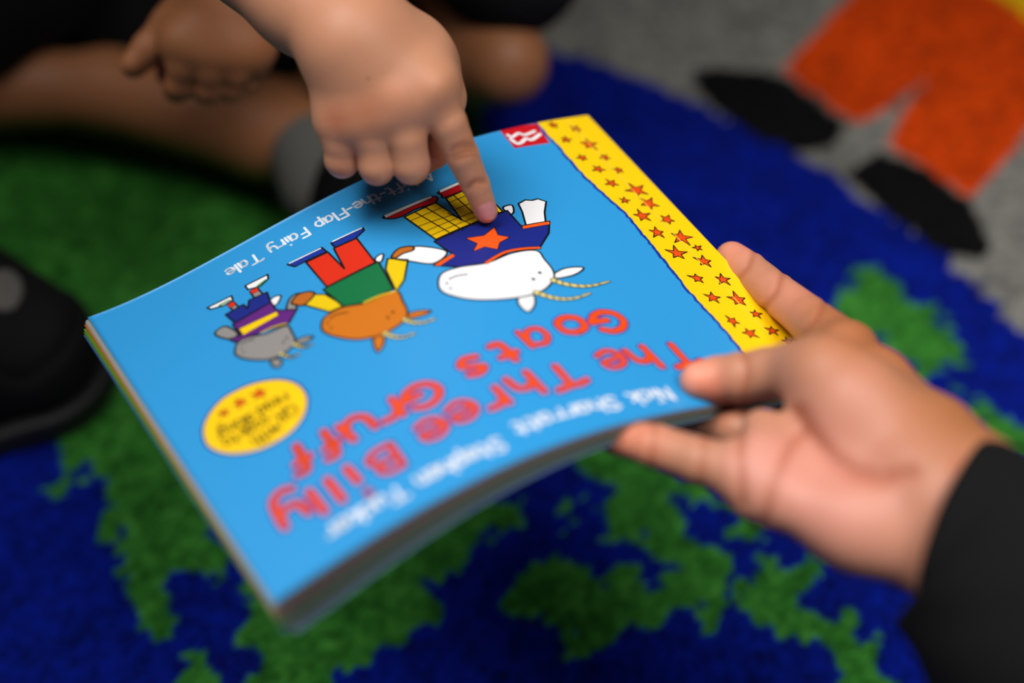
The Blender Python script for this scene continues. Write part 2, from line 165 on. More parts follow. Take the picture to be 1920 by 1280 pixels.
# ------------------------------------------------------------------ the book: one bent sheet surface
SC = .26; W_MM, H_MM = 260.0, POSE[6] * 260.0
def rod(r):
    r = np.array(r); t = np.linalg.norm(r); k = r / t
    K = np.array([[0, -k[2], k[1]], [k[2], 0, -k[0]], [-k[1], k[0], 0]]); return np.eye(3) + math.sin(t) * K + (1 - math.cos(t)) * K @ K
RB = rod(POSE[:3]); TB = np.array(POSE[3:6])
def sheet(u, v):
    H = POSE[6]; a0, a1, s0, s1, c0, c1, t0, t1 = POSE[8:16]; bb = 4 * u * (1 - u)
    z = bb * (a0 + a1 * v) + bb * (2 * u - 1) * (s0 + s1 * v) + (c0 + c1 * v) * (1 - u) ** 4 + bb * bb * t0
    P = np.stack([u - .5, -(v - .5) * H + t1 * bb, z], -1) @ RB.T + TB
    P = P * SC                                       # to room coordinates
    return np.stack([P[..., 0], P[..., 2] * CP + P[..., 1] * SP, CAM_H - P[..., 2] * SP + P[..., 1] * CP], -1)
def book(X, Y, off=0.0):
    """X mm from the spine, Y mm from the foot of the cover, off mm above the cover"""
    X = np.asarray(X, float); Y = np.asarray(Y, float); u = 1 - X / W_MM; v = Y / H_MM; e = 1e-3
    P = sheet(u, v); du = sheet(u + e, v) - P; dv = sheet(u, v + e) - P
    n = np.cross(du, dv); n /= np.linalg.norm(n, axis=-1, keepdims=True)
    sgn = np.where(n[..., 2:3] > 0, 1, -1); return P + n * sgn * np.asarray(off)[..., None] * .001

PAL = dict(sky=(44, 147, 210), yellow=(246, 200, 6), lemon=(226, 192, 8), navy=(24, 38, 128), blue2=(20, 50, 150), red=(196, 14, 26), scarlet=(214, 44, 18),
           flame=(246, 88, 22), orange=(228, 76, 12), white=(236, 236, 238), k=(14, 12, 16), brown=(184, 100, 30), ochre=(200, 112, 22), green=(8, 110, 62), leaf=(60, 140, 50),
           purple=(94, 34, 122), grey=(140, 137, 134), cream=(222, 206, 130), pale=(238, 206, 70), ink=(44, 36, 20), soft=(222, 232, 244))
class Print:
    """everything printed on the cover, as thin layers of one mesh"""
    def __init__(s): s.V = []; s.F = []; s.C = []; s.n = 0; s.jit = 0
    def add(s, XYs, faces, color, layer):
        XYs = np.asarray(XYs, float); XYs = np.clip(XYs, [0.05, 0.05], [W_MM - .05, H_MM - .05])
        s.V.append(book(XYs[:, 0], XYs[:, 1], np.full(len(XYs), layer * .035)))
        s.F += [tuple(i + s.n for i in f) for f in faces]; s.C.append(np.tile(np.array(srgb(*PAL[color])[:3]), (len(XYs), 1))); s.n += len(XYs)
    def fill(s, pts, color, layer, grid=6.0):
        pts = [tuple(p) for p in pts]; P = []
        for i, p in enumerate(pts):
            q = pts[(i + 1) % len(pts)]; n = max(1, int(math.hypot(q[0] - p[0], q[1] - p[1]) / 4))
            P += [(p[0] + (q[0] - p[0]) * k / n, p[1] + (q[1] - p[1]) * k / n) for k in range(n)]
        A = np.array(P); x0, y0 = A.min(0); x1, y1 = A.max(0); ins = []
        gx, gy = np.meshgrid(np.arange(x0 + grid / 2, x1, grid), np.arange(y0 + grid / 2, y1, grid))
        if gx.size:
            ok = inside(gx, gy, P); ins = list(zip(gx[ok], gy[ok]))
        vs_, _, fs, *_r = delaunay_2d_cdt([Vector(p) for p in P + ins], [], [list(range(len(P)))], 1, 1e-5)
        s.add([(v.x, v.y) for v in vs_], [tuple(f) for f in fs], color, layer)
    def stroke(s, pts, w0, w1, color, layer, smooth=True):
        pts = np.array(pts, float)
        if smooth and len(pts) > 2: pts = spline(pts, 6)
        seg = [pts[0]]
        for a, b_ in zip(pts[:-1], pts[1:]):
            n = max(1, int(np.linalg.norm(b_ - a) / 3)); seg += [a + (b_ - a) * k / n for k in range(1, n + 1)]
        pts = np.array(seg); n = len(pts); ws = np.linspace(w0, w1, n) / 2 if w0 != w1 else np.full(n, w0 / 2)
        V = []; F = []
        for i in range(n - 1):
            d = pts[i + 1] - pts[i]; L = np.linalg.norm(d)
            if L < 1e-6: continue
            nn = np.array([-d[1], d[0]]) / L; k = len(V)
            V += [pts[i] + nn * ws[i], pts[i] - nn * ws[i], pts[i + 1] - nn * ws[i + 1], pts[i + 1] + nn * ws[i + 1]]; F.append((k, k + 1, k + 2, k + 3))
        for i in range(n):
            k = len(V); m = 10
            V += [pts[i] + ws[i] * np.array([math.cos(2 * math.pi * j / m), math.sin(2 * math.pi * j / m)]) for j in range(m)]; F.append(tuple(range(k, k + m)))
        s.add(V, F, color, layer)
def spline(P, k, closed=False):
    P = np.asarray(P, float); n = len(P); out = []
    for i in range(n if closed else n - 1):
        if closed: a, b_, c, d = P[i - 1], P[i], P[(i + 1) % n], P[(i + 2) % n]
        else: a, b_, c, d = P[max(i - 1, 0)], P[i], P[i + 1], P[min(i + 2, n - 1)]
        for t in np.arange(k) / k:
            out.append(.5 * (2 * b_ + (c - a) * t + (2 * a - 5 * b_ + 4 * c - d) * t * t + (3 * b_ - a - 3 * c + d) * t ** 3))
    if not closed: out.append(P[-1])
    return np.array(out)

# pen-stroke letters, cap height 1; 'S' strokes are curved, 'L' strokes straight
G = {
 'T': (.78, [('S', [(0, .93), (.2, 1), (.45, .96), (.78, 1.0)]), ('L', [(.42, .96), (.36, 0)])]),
 'h': (.5, [('L', [(.02, 1), (.0, 0)]), ('S', [(.02, .38), (.2, .62), (.42, .55), (.48, .3), (.5, 0)])]),
 'e': (.54, [('S', [(.08, .32), (.3, .36), (.5, .40), (.46, .6), (.26, .66), (.04, .5), (.02, .2), (.22, .0), (.5, .1)])]),
 'r': (.42, [('L', [(.04, .66), (.04, 0)]), ('S', [(.05, .36), (.18, .6), (.42, .62)])]),
 'B': (.66, [('L', [(.06, 1), (.04, 0)]), ('S', [(.06, 1), (.4, 1.02), (.56, .8), (.42, .58), (.1, .54)]), ('S', [(.1, .54), (.46, .54), (.66, .32), (.46, .04), (.04, 0)])]),
 'i': (.08, [('L', [(.04, .56), (.04, 0)]), ('L', [(.04, 1.02), (.041, 1.05)])]),
 'l': (.08, [('L', [(.04, 1), (.04, 0)])]),
 'y': (.5, [('S', [(.02, .66), (.06, .3), (.24, .18), (.46, .3)]), ('S', [(.5, .66), (.48, .2), (.4, -.2), (.18, -.34), (.0, -.24)])]),
 'G': (.8, [('S', [(.78, .82), (.56, 1), (.26, .94), (.04, .6), (.1, .2), (.4, .0), (.72, .14), (.74, .4)]), ('L', [(.46, .42), (.9, .42), (.84, .30)])]),
 'o': (.56, [('S', [(.28, .66), (.04, .52), (.03, .16), (.28, .0), (.53, .16), (.52, .52), (.28, .66)])]),
 'a': (.54, [('S', [(.46, .6), (.2, .66), (.03, .4), (.08, .08), (.28, .02), (.44, .22), (.48, .56)]), ('L', [(.49, .66), (.53, 0)])]),
 't': (.44, [('S', [(.18, .95), (.16, .4), (.2, .06), (.42, .04)]), ('L', [(.0, .64), (.42, .66)])]),
 's': (.46, [('S', [(.42, .58), (.24, .67), (.05, .52), (.22, .36), (.42, .2), (.26, .0), (.02, .08)])]),
 'u': (.54, [('S', [(.03, .66), (.04, .2), (.24, .0), (.44, .14), (.5, .4)]), ('L', [(.5, .66), (.53, 0)])]),
 'f': (.46, [('S', [(.46, .96), (.26, 1.0), (.16, .76), (.14, .4), (.1, -.05)]), ('L', [(0, .56), (.36, .58)])]),
 'N': (.66, [('L', [(.02, 0), (.04, 1), (.6, 0), (.64, 1)])]),
 'c': (.46, [('S', [(.44, .56), (.24, .66), (.03, .42), (.06, .12), (.26, .0), (.46, .1)])]),
 'k': (.5, [('L', [(.03, 1), (.03, 0)]), ('L', [(.42, .66), (.06, .3), (.5, 0)])]),
 'S': (.6, [('S', [(.56, .88), (.3, 1.0), (.06, .8), (.28, .54), (.56, .3), (.34, .0), (.02, .1)])]),
 'p': (.5, [('L', [(.03, .66), (.03, -.34)]), ('S', [(.04, .5), (.26, .68), (.5, .4), (.34, .04), (.04, .12)])]),
 'n': (.5, [('L', [(.03, .66), (.03, 0)]), ('S', [(.04, .4), (.22, .64), (.44, .54), (.48, .28), (.49, 0)])]),
 'm': (.8, [('L', [(.03, .66), (.03, 0)]), ('S', [(.04, .4), (.2, .64), (.38, .5), (.4, 0)]), ('S', [(.41, .4), (.56, .64), (.74, .5), (.77, 0)])]),
 'L': (.56, [('L', [(.04, 1), (.03, 0), (.54, .02)])]),
 'F': (.56, [('L', [(.03, 0), (.04, 1), (.56, 1)]), ('L', [(.04, .54), (.46, .54)])]),
 'A': (.7, [('L', [(.0, 0), (.34, 1), (.68, 0)]), ('L', [(.12, .34), (.56, .34)])]),
 '-': (.34, [('L', [(.02, .34), (.32, .34)])]),
 'w': (.74, [('L', [(.0, .66), (.18, 0), (.36, .56), (.54, 0), (.74, .66)])]),
 'Q': (.8, [('S', [(.4, 1), (.08, .8), (.06, .2), (.4, .0), (.72, .2), (.72, .8), (.4, 1)]), ('L', [(.5, .22), (.8, -.08)])]),
 'R': (.64, [('L', [(.04, 0), (.04, 1)]), ('S', [(.04, 1), (.44, 1.0), (.56, .74), (.36, .5), (.06, .48)]), ('L', [(.28, .48), (.62, 0)])]),
 'd': (.52, [('S', [(.46, .56), (.24, .66), (.03, .36), (.2, .02), (.46, .16)]), ('L', [(.49, 1), (.5, 0)])]),
 'g': (.52, [('S', [(.46, .56), (.24, .66), (.03, .4), (.2, .06), (.46, .2)]), ('S', [(.49, .64), (.49, -.1), (.3, -.34), (.04, -.24)])]),
 '!': (.08, [('L', [(.04, 1), (.04, .34)]), ('L', [(.04, .03), (.041, .05)])]),
 ' ': (.34, []),
}
PR = Print()
def write(text, p0, p1, cap, pen, color, layer, track=.16):
    p0, p1 = np.array(p0, float), np.array(p1, float); d = p1 - p0; L = np.linalg.norm(d); ex = d / L
    ey = np.array([-ex[1], ex[0]])
    tot = sum(G[c][0] for c in text) + track * (len(text) - 1); kx = L / tot; x = 0
    for c in text:
        wd, strokes = G[c]
        for kind, pts in strokes:
            q = [p0 + ex * (x + a) * kx + ey * b_ * cap for a, b_ in pts]; PR.stroke(q, pen, pen, color, layer, kind == 'S')
        x += wd + track
def letter(c, X, Y, cap, tilt=0, slim=1.0):
    wd, strokes = G[c]; low = -.34 if c == 'y' else 0; top = 1.0 if c in 'TBGhltfi' else .66
    ct, st_ = math.cos(tilt), math.sin(tilt)
    fine = .8 if c in 'eaB' else 1.0
    for pen, col, lay in ((3.1 * fine + 1.5, 'blue2', 2), (3.1 * fine, 'orange', 4)):
        for kind, pts in strokes:
            q = []
            for a, b_ in pts:
                x, y = (a - wd / 2) * cap * slim, (b_ - (low + top) / 2) * cap; q.append((X + x * ct - y * st_, Y + x * st_ + y * ct))
            PR.stroke(q, pen, pen, col, lay, kind == 'S')
def star_pts(c, R, rot, ratio=.42, jit=None):
    P = []
    for i in range(10):
        r = R * (1 if i % 2 == 0 else ratio); a = rot + i * math.pi / 5
        if jit is not None and i % 2 == 0: r *= 1 + jit.uniform(-.22, .22)
        P.append((c[0] + r * math.cos(a), c[1] + r * math.sin(a)))
    return P
def closed(pts, w0, color, layer): PR.stroke(list(pts) + [pts[0]], w0, w0, color, layer, False)

def build_book():
    root = empty('picture_book', tuple(book(130, 97)), label='sky blue paperback picture book with yellow starry spine band, held out above the rug', category='book')
    # front cover: base sheet
    nx, ny = 110, 84; X, Y = np.meshgrid(np.linspace(0, W_MM, nx), np.linspace(0, H_MM, ny)); i = np.arange(nx * ny).reshape(ny, nx)
    Q = np.stack([i[:-1, :-1], i[:-1, 1:], i[1:, 1:], i[1:, :-1]], -1).reshape(-1, 4)
    top = book(X.ravel(), Y.ravel(), np.zeros(X.size))
    PR.V.append(top); PR.F += [tuple(map(int, q)) for q in Q]; PR.C.append(np.tile(np.array(srgb(*PAL['sky'])[:3]), (len(top), 1))); PR.n = len(top)
    bot = book(X.ravel(), Y.ravel(), np.full(X.size, -.35)); k = PR.n
    PR.V.append(bot); PR.F += [tuple(int(a) + k for a in q[::-1]) for q in Q]; PR.C.append(np.tile(np.array(srgb(215, 218, 216)[:3]), (len(bot), 1))); PR.n += len(bot)
    ring = np.concatenate([i[0, :], i[1:, -1], i[-1, -2::-1], i[-2:0:-1, 0]]); m = len(ring)
    PR.F += [(int(ring[a]), int(ring[(a + 1) % m]), int(ring[(a + 1) % m]) + k, int(ring[a]) + k) for a in range(m)]
    # yellow band along the spine with its ragged navy edge
    R = random.Random(4); xs = np.interp(np.linspace(0, H_MM, 120), [p[1] for p in STRIP], [p[0] for p in STRIP])
    edge = [(xs[j] + R.uniform(-.35, .35), H_MM * j / 119) for j in range(120)]
    navy = [(x + 1.5 + R.uniform(-.3, .3), y) for x, y in edge]
    PR.fill([(0, 0)] + navy + [(0, H_MM)], 'blue2', 1); PR.fill([(0, 0)] + edge + [(0, H_MM)], 'yellow', 2)
    cx = sum(p[0] for p in CREASE) / len(CREASE); PR.stroke([(cx, 2), (cx, H_MM - 2)], .45, .45, 'pale', 5, False)
    for c, q in STARS:
        r = math.hypot(q[0] - c[0], q[1] - c[1]) * 1.0; P = star_pts(c, r, R.uniform(0, 6.28), .40, R)
        PR.fill(P, 'orange', 3); closed(P, .55, 'k', 4)
    # round yellow badge
    O = spline(OVAL, 6, True); PR.fill(O, 'yellow', 2); closed([tuple(p) for p in O], 1.0, 'blue2', 3)
    for c, r in OVAL_STARS:
        P = star_pts(c, r, R.uniform(0, 6), .42, R); PR.fill(P, 'orange', 3); closed(P, .35, 'k', 4)
    for wd, a, b_ in WORDS: write(wd, a, b_, 6.2, .75, 'k', 3)
    # lettering
    for n_, (c, X_, Y_) in enumerate(TITLE):
        cap = {'T': 13, 'B': 12.5, 'G': 12.5, 'h': 13, 'l': 12.5, 'y': 16, 't': 13, 'f': 13.5}.get(c, 15.5); wide = {'T': 1.35, 'G': 1.35, 'B': 1.3, 'h': 1.4, 'y': 1.2, 'f': 1.2, 't': 1.3}.get(c, 1.28)
        letter(c, X_, Y_, cap, R.uniform(-.07, .07), wide)
    write('A Lift-the-Flap Fairy Tale', (97, 13.2), (200, 12.6), 6.6, 1.2, 'soft', 2)
    write('Nick Sharratt', (86, 181.5), (155, 176.8), 7.0, 1.25, 'white', 2); write('Stephen Tucker', (163, 180.5), (233, 179.0), 7.0, 1.25, 'white', 2)
    # the picture
    for a in ART:
        if a[0] == 'P':
            _, c, l, pts, sm, ol = a; P = [tuple(p) for p in (spline(pts, 5, True) if sm else pts)]
            PR.fill(P, c, l)
            if ol: closed(P, ol, 'k', l + .5)
        else:
            _, c, l, pts, w0, w1, sm = a
            if c != 'k' and w0 > 1.0 and l > 5: PR.stroke(pts, w0 + .8, w1 + .8, 'k', l - .5, bool(sm))
            PR.stroke(pts, w0, w1, c, l, bool(sm))
    for pts, wd in HORNS:
        P = spline(pts, 4); PR.stroke(P, wd + .9, 1.3, 'k', 6, False); PR.stroke(P, wd, .5, 'cream', 7, False)
        for j in range(1, len(P) - 2, 2):
            d = P[j + 1] - P[j]; d /= np.linalg.norm(d); nn = np.array([-d[1], d[0]]); ww = wd * (1 - j / len(P)) * .5
            PR.stroke([P[j] + nn * ww, P[j] - nn * ww + d * .7], .55, .55, 'k', 8, False)
    for c, r in DOTS: PR.stroke([c, (c[0] + .01, c[1])], r * 1.7, r * 1.7, 'k', 8.5, False)
    me = mesh('front_cover', np.concatenate(PR.V), PR.F, M_cover, np.concatenate(PR.C))
    keep(link('front_cover', me, label='sky blue printed front cover with yellow star band and orange title'), root)
    # the inside leaves and the back cover, fanning open towards the near corner
    def below(X, Y):
        u = 1 - X / W_MM; v = Y / H_MM; return 3.6 + 1.5 * (1 - u) + 12 * (1 - u) ** 2.0 * v ** 2.2 + 1.8 * v + 4.5 * (1 - u) ** 4 * (1 - v)
    def leaf(name, frac, m_, dx, col=None, thick=.22, label=None, wav=0.0, x1=None, y0=0, y1=None):
        nx, ny = 44, 30; X, Y = np.meshgrid(np.linspace(1.0, x1 or W_MM + dx, nx), np.linspace(y0, y1 or H_MM - .4, ny))
        T = below(np.minimum(X, W_MM), Y) * frac + .45 + wav * np.sin(X / 37 + frac * 9) * (X / W_MM) ** 2
        u = X / W_MM
        a = book(X.ravel(), Y.ravel(), -T.ravel()); b_ = book(X.ravel(), Y.ravel(), -T.ravel() - thick); i = np.arange(nx * ny).reshape(ny, nx)
        Qt = np.stack([i[:-1, :-1], i[:-1, 1:], i[1:, 1:], i[1:, :-1]], -1).reshape(-1, 4); n = len(a)
        ring = np.concatenate([i[0, :], i[1:, -1], i[-1, -2::-1], i[-2:0:-1, 0]]); r2 = np.roll(ring, -1)
        Qs = np.stack([ring, r2, r2 + n, ring + n], -1)
        o = keep(link(name, mesh(name, np.concatenate([a, b_]), np.concatenate([Qt, Qt[:, ::-1] + n, Qs]), m_)), root)
        if label: o['label'] = label
        return o
    def paper(c): return material('leaf_print', srgb(*c), .65)[0]
    white, org, grn, blu, sky = M_page, paper((226, 120, 40)), paper((110, 160, 40)), paper((60, 110, 190)), paper((150, 196, 226))
    seq = [(white, 1.0), (white, 1.5), (white, 1.2), (org, 2.0), (white, 1.2), (blu, 1.6), (grn, 2.7), (white, 1.4), (grn, 3.0), (white, 1.4), (blu, 3.3), (white, 1.3)]
    for j, (m_, dx) in enumerate(seq):
        leaf('page', (j + 1) / 14, m_, dx, wav=.12, label='thin inside leaf of %s paper' % {white: 'white', org: 'orange', grn: 'green', blu: 'blue'}[m_])
    leaf('back_cover', 1.0, sky, .2, thick=.4, label='pale blue back cover')
    # spine: a folded strip closing the stack
    ny = 40; Ys = np.linspace(0, H_MM - .4, ny); V = []; F = []
    for Y in Ys:
        t = float(below(0.0, Y)) + .85
        for s_ in range(9):
            a = math.pi * s_ / 8; V.append(book(.6 - .9 * math.sin(a), Y, -t / 2 + t / 2 * math.cos(a)))
    for j in range(ny - 1):
        for s_ in range(8): F.append((j * 9 + s_, j * 9 + s_ + 1, j * 9 + s_ + 10, j * 9 + s_ + 9))
    keep(link('spine', mesh('spine', np.array(V), np.array(F), M_spine), label='yellow folded spine'), root)
    return root
M_spine, nt, b = material('spine_print', srgb(*PAL['yellow']), .42, coat=.2); bump(nt, b, 'noise', 80, .1, .002)
build_book()

# ------------------------------------------------------------------ bodies: blended rounded cones turned into one surface
def cone(P, a, b_, r1, r2):
    ba = b_ - a; l2 = ba @ ba; rr = r1 - r2; a2 = max(l2 - rr * rr, 1e-12); il2 = 1 / l2
    pa = P - a; y = pa @ ba; z = y - l2; x2 = np.sum((pa * l2 - y[..., None] * ba) ** 2, -1); y2 = y * y * l2; z2 = z * z * l2
    k = np.sign(rr) * rr * rr * x2; d = (np.sqrt(x2 * a2 * il2) + y * rr) * il2 - r1
    c1 = np.sign(z) * a2 * z2 > k; c2 = np.sign(y) * a2 * y2 < k
    return np.where(c1, np.sqrt(x2 + z2) * il2 - r2, np.where(c2, np.sqrt(x2 + y2) * il2 - r1, d))
def smin(a, b_, k):
    h = np.clip(.5 + .5 * (b_ - a) / k, 0, 1); return b_ * (1 - h) + a * h - k * h * (1 - h)
def chain(P, joints, k=.002):
    d = None
    for (a, r1), (b_, r2) in zip(joints[:-1], joints[1:]):
        c = cone(P, a, b_, r1, r2); d = c if d is None else smin(d, c, k)
    return d
def nets(f, lo, hi, st, block=96):
    """surface nets of f over the box lo..hi"""
    lo = np.array(lo); n = np.ceil((np.array(hi) - lo) / st).astype(int) + 1
    ax = [lo[i] + st * np.arange(n[i]) for i in range(3)]; D = np.empty(tuple(n), np.float32)
    bs = 12; half = st * bs * .87 + .004
    cs = [np.arange(0, n[i], bs) for i in range(3)]; G3 = np.stack(np.meshgrid(*cs, indexing='ij'), -1).reshape(-1, 3)
    far = f(lo + st * (G3 + bs / 2 - .5))
    for (i, j, k), d in zip(G3, far):
        sl = (slice(i, i + bs), slice(j, j + bs), slice(k, k + bs))
        if abs(d) > half * 1.15: D[sl] = d
        else: D[sl] = f(np.stack(np.meshgrid(ax[0][sl[0]], ax[1][sl[1]], ax[2][sl[2]], indexing='ij'), -1))
    D[0], D[-1], D[:, 0], D[:, -1], D[:, :, 0], D[:, :, -1] = [np.maximum(s, st * .3) for s in (D[0], D[-1], D[:, 0], D[:, -1], D[:, :, 0], D[:, :, -1])]
    S = D < 0; c = np.zeros(tuple(n - 1), np.int8)
    for dx in (0, 1):
        for dy in (0, 1):
            for dz in (0, 1): c += S[dx:n[0] - 1 + dx, dy:n[1] - 1 + dy, dz:n[2] - 1 + dz]
    act = np.argwhere((c > 0) & (c < 8)); idx = -np.ones(tuple(n - 1), np.int64); idx[tuple(act.T)] = np.arange(len(act))
    acc = np.zeros((len(act), 3)); cnt = np.zeros(len(act)); cor = [(a, b_, e) for a in (0, 1) for b_ in (0, 1) for e in (0, 1)]
    for i, p in enumerate(cor):
        for q in cor[i + 1:]:
            if sum(abs(p[t] - q[t]) for t in range(3)) != 1: continue
            d0 = D[tuple((act + p).T)]; d1 = D[tuple((act + q).T)]; m = (d0 < 0) != (d1 < 0); t = np.where(m, d0 / np.where(m, d0 - d1, 1), 0)
            pt = np.array(p) + t[:, None] * (np.array(q) - np.array(p)); acc += np.where(m[:, None], pt, 0); cnt += m
    V = lo + st * (act + acc / cnt[:, None]); F = []
    for a in range(3):
        b1, b2 = (a + 1) % 3, (a + 2) % 3
        s0 = [slice(1, n[i] - 1) for i in range(3)]; s0[a] = slice(0, n[a] - 1); s1 = list(s0); s1[a] = slice(1, n[a])
        ch = S[tuple(s0)] != S[tuple(s1)]; e = np.argwhere(ch); base = e + 1; base[:, a] -= 1
        inside_first = S[tuple(base.T)]; u1 = np.zeros(3, int); u1[b1] = 1; u2 = np.zeros(3, int); u2[b2] = 1
        q = np.stack([idx[tuple((base - u1 - u2).T)], idx[tuple((base - u2).T)], idx[tuple(base.T)], idx[tuple((base - u1).T)]], -1)
        q = np.where(inside_first[:, None], q, q[:, ::-1]); F.append(q)
    F = np.concatenate(F); return V, F[(F >= 0).all(1)]
def paint(V, base, spots):
    C = np.tile(np.array(srgb(*base)[:3]), (len(V), 1))
    for p, r, c, s in spots:
        w_ = s * np.exp(-(np.linalg.norm(V - p, axis=1) / r) ** 2)[:, None]; C = C * (1 - w_) + np.array(srgb(*c)[:3]) * w_
    return C
def flat(P):
    P = np.asarray(P); q = P - np.array([0, 0, CAM_H]); z = q[..., 1] * CP - q[..., 2] * SP; u_ = q[..., 1] * SP + q[..., 2] * CP
    return np.stack([q[..., 0] / z * .55, u_ / z * .55, 0 * z], -1), z
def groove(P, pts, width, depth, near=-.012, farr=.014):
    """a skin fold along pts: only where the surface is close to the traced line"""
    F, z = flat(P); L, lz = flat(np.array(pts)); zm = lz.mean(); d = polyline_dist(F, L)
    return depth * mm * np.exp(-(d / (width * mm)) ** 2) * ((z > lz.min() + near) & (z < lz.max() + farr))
def seg_dist(P, a, b_):
    ba = b_ - a; t = np.clip(((P - a) @ ba) / (ba @ ba), 0, 1); return np.linalg.norm(P - a - t[..., None] * ba, axis=-1)
def polyline_dist(P, pts):
    d = None
    for a, b_ in zip(pts[:-1], pts[1:]):
        e = seg_dist(P, a, b_); d = e if d is None else np.minimum(d, e)
    return d
mm = .001
def J(*a): return [(at(x, y, z), r * mm) for x, y, z, r in a]

# ---- child's right hand: index finger pointing, the others curled under
rh_wrist = at(655, 70, .590)
RH_PALM = [J((300, -215, .640, 26), (574, 0, .605, 21)), J((574, 0, .605, 21), (668, 75, .592, 19.5)),
           J((668, 75, .592, 19), (802, 168, .589, 11)), J((666, 90, .590, 18), (743, 197, .589, 10.5)),
           J((660, 95, .592, 16.5), (691, 218, .592, 10)), J((656, 100, .596, 15), (641, 226, .597, 9.5)),
           J((700, 60, .600, 17), (790, 120, .602, 15)), J((700, 110, .607, 14), (735, 185, .610, 10)),
           J((742, 190, .592, 10), (802, 162, .592, 10.5)), J((688, 210, .595, 9.5), (742, 190, .592, 10)), J((640, 220, .599, 9), (688, 210, .595, 9.5)),
           J((780, 90, .612, 13), (838, 185, .616, 8))]
RH_FING = [
    J((813, 188, .592, 9.4), (839, 230, .594, 8.1), (866, 290, .602, 7.1), (892, 347, .6125, 6.1), (911, 396, .6210, 5.2)),
    J((748, 208, .5905, 8.6), (762, 258, .5925, 8.3), (770, 306, .598, 8.0), (771, 312, .606, 7.6), (768, 285, .628, 6.6), (768, 255, .632, 6)),
    J((691, 230, .593, 8.3), (701, 265, .5945, 7.8), (706, 309, .599, 7.7), (707, 315, .607, 7.3), (706, 288, .628, 6.4), (706, 258, .632, 6)),
    J((640, 242, .597, 8.0), (641, 270, .599, 7.6), (641, 299, .603, 7.4), (642, 303, .610, 7.0), (650, 280, .630, 6), (655, 255, .633, 5.6)),
    J((832, 175, .618, 8.5), (840, 235, .625, 7), (815, 288, .628, 6.4), (795, 305, .630, 5.4))]
rh_pip, rh_dip = at(868, 283, .595), at(893, 346, .606)
RH_FOLDS = [([at(*q) for q in pts], w_, d_) for pts, w_, d_ in (
    ([(846, 283, .595), (866, 274, .594), (888, 275, .596)], .6, .62), ([(848, 292, .595), (868, 283, .594), (890, 283, .597)], .5, .5), ([(851, 300, .596), (870, 293, .595), (892, 291, .598)], .5, .35),
    ([(849, 275, .594), (864, 267, .593), (884, 267, .595)], .5, .35), ([(877, 352, .607), (890, 341, .606), (910, 341, .608)], .6, .65), ([(880, 345, .606), (892, 335, .605), (907, 334, .606)], .5, .35),
    ([(598, 246, .60), (625, 238, .588), (655, 241, .585)], .6, .12), ([(600, 258, .60), (622, 249, .588), (652, 252, .586)], .6, .10), ([(598, 234, .60), (628, 226, .587), (656, 230, .585)], .6, .10))]
def rh_sdf(P):
    d = None
    for c in RH_PALM:
        e = chain(P, c); d = e if d is None else smin(d, e, .011)
    out = d
    for i, c in enumerate(RH_FING):
        f = chain(P, c, .0012); out = smin(out, smin(d, f, .0045), .0007)
    for p, r, k in ((at(812, 162, .582), 3.4, .008), (at(745, 178, .581), 3.2, .009)):
        out = smin(out, np.linalg.norm(P - p, axis=-1) - (r - 1.0) * mm, k)
    # skin folds over the finger joints and the wrist
    for pts, w_, dep in RH_FOLDS: out = out + groove(P, pts, w_, dep)
    # nail bed: a shallow step around the fingernail
    nd = np.linalg.norm((P - nail_c) @ nail_R / np.array([4.3 * mm, 5.0 * mm, 3.2 * mm]), axis=-1)
    out = out + .35 * mm * np.exp(-((nd - 1) / .12) ** 2)
    return out
ft_dir = at(912, 404, .6235) - at(893, 348, .6125); ft_dir /= np.linalg.norm(ft_dir)
cam_p = np.array([0, 0, CAM_H]); nail_c = at(914, 397, .6155)
vz = cam_p - nail_c; vz -= ft_dir * (vz @ ft_dir); vz /= np.linalg.norm(vz); vx = np.cross(ft_dir, vz); nail_R = np.stack([vx, ft_dir, vz], 1)
def rh_paint(V):
    sp = [(at(806, 165, .578), .008, (208, 140, 104), .35), (at(745, 186, .575), .009, (214, 142, 108), .45), (at(690, 210, .579), .008, (186, 108, 72), .5), (at(632, 226, .584), .007, (186, 104, 70), .6),
          (at(868, 280, .594), .006, (178, 100, 62), .45), (at(893, 346, .604), .005, (190, 110, 74), .4), (at(912, 405, .618), .006, (206, 122, 92), .7),
          (at(640, 320, .600), .007, (168, 104, 84), .5), (at(708, 335, .603), .007, (172, 108, 84), .4), (at(770, 335, .603), .007, (176, 110, 84), .4), (at(812, 290, .622), .008, (196, 100, 70), .8)]
    C = paint(V, (196, 138, 106), sp)
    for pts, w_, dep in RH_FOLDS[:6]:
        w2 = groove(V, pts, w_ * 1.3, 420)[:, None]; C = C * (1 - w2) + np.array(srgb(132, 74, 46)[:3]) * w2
    n = np.abs((V - nail_c) @ nail_R) / np.array([4.0 * mm, 4.7 * mm, 4.0 * mm]); m_ = (((n[:, 0] ** 2.4 + n[:, 1] ** 2.4)) < 1) & (((V - nail_c) @ nail_R)[:, 2] > -.0022)
    C[m_] = srgb(206, 140, 140)[:3]
    tipm = m_ & (((V - nail_c) @ nail_R)[:, 1] > 3.6 * mm); C[tipm] = srgb(222, 176, 160)[:3]
    mole = np.linalg.norm(V - at(690, 147, .572), axis=1) < .0009; C[mole] = srgb(96, 52, 34)[:3]
    return C

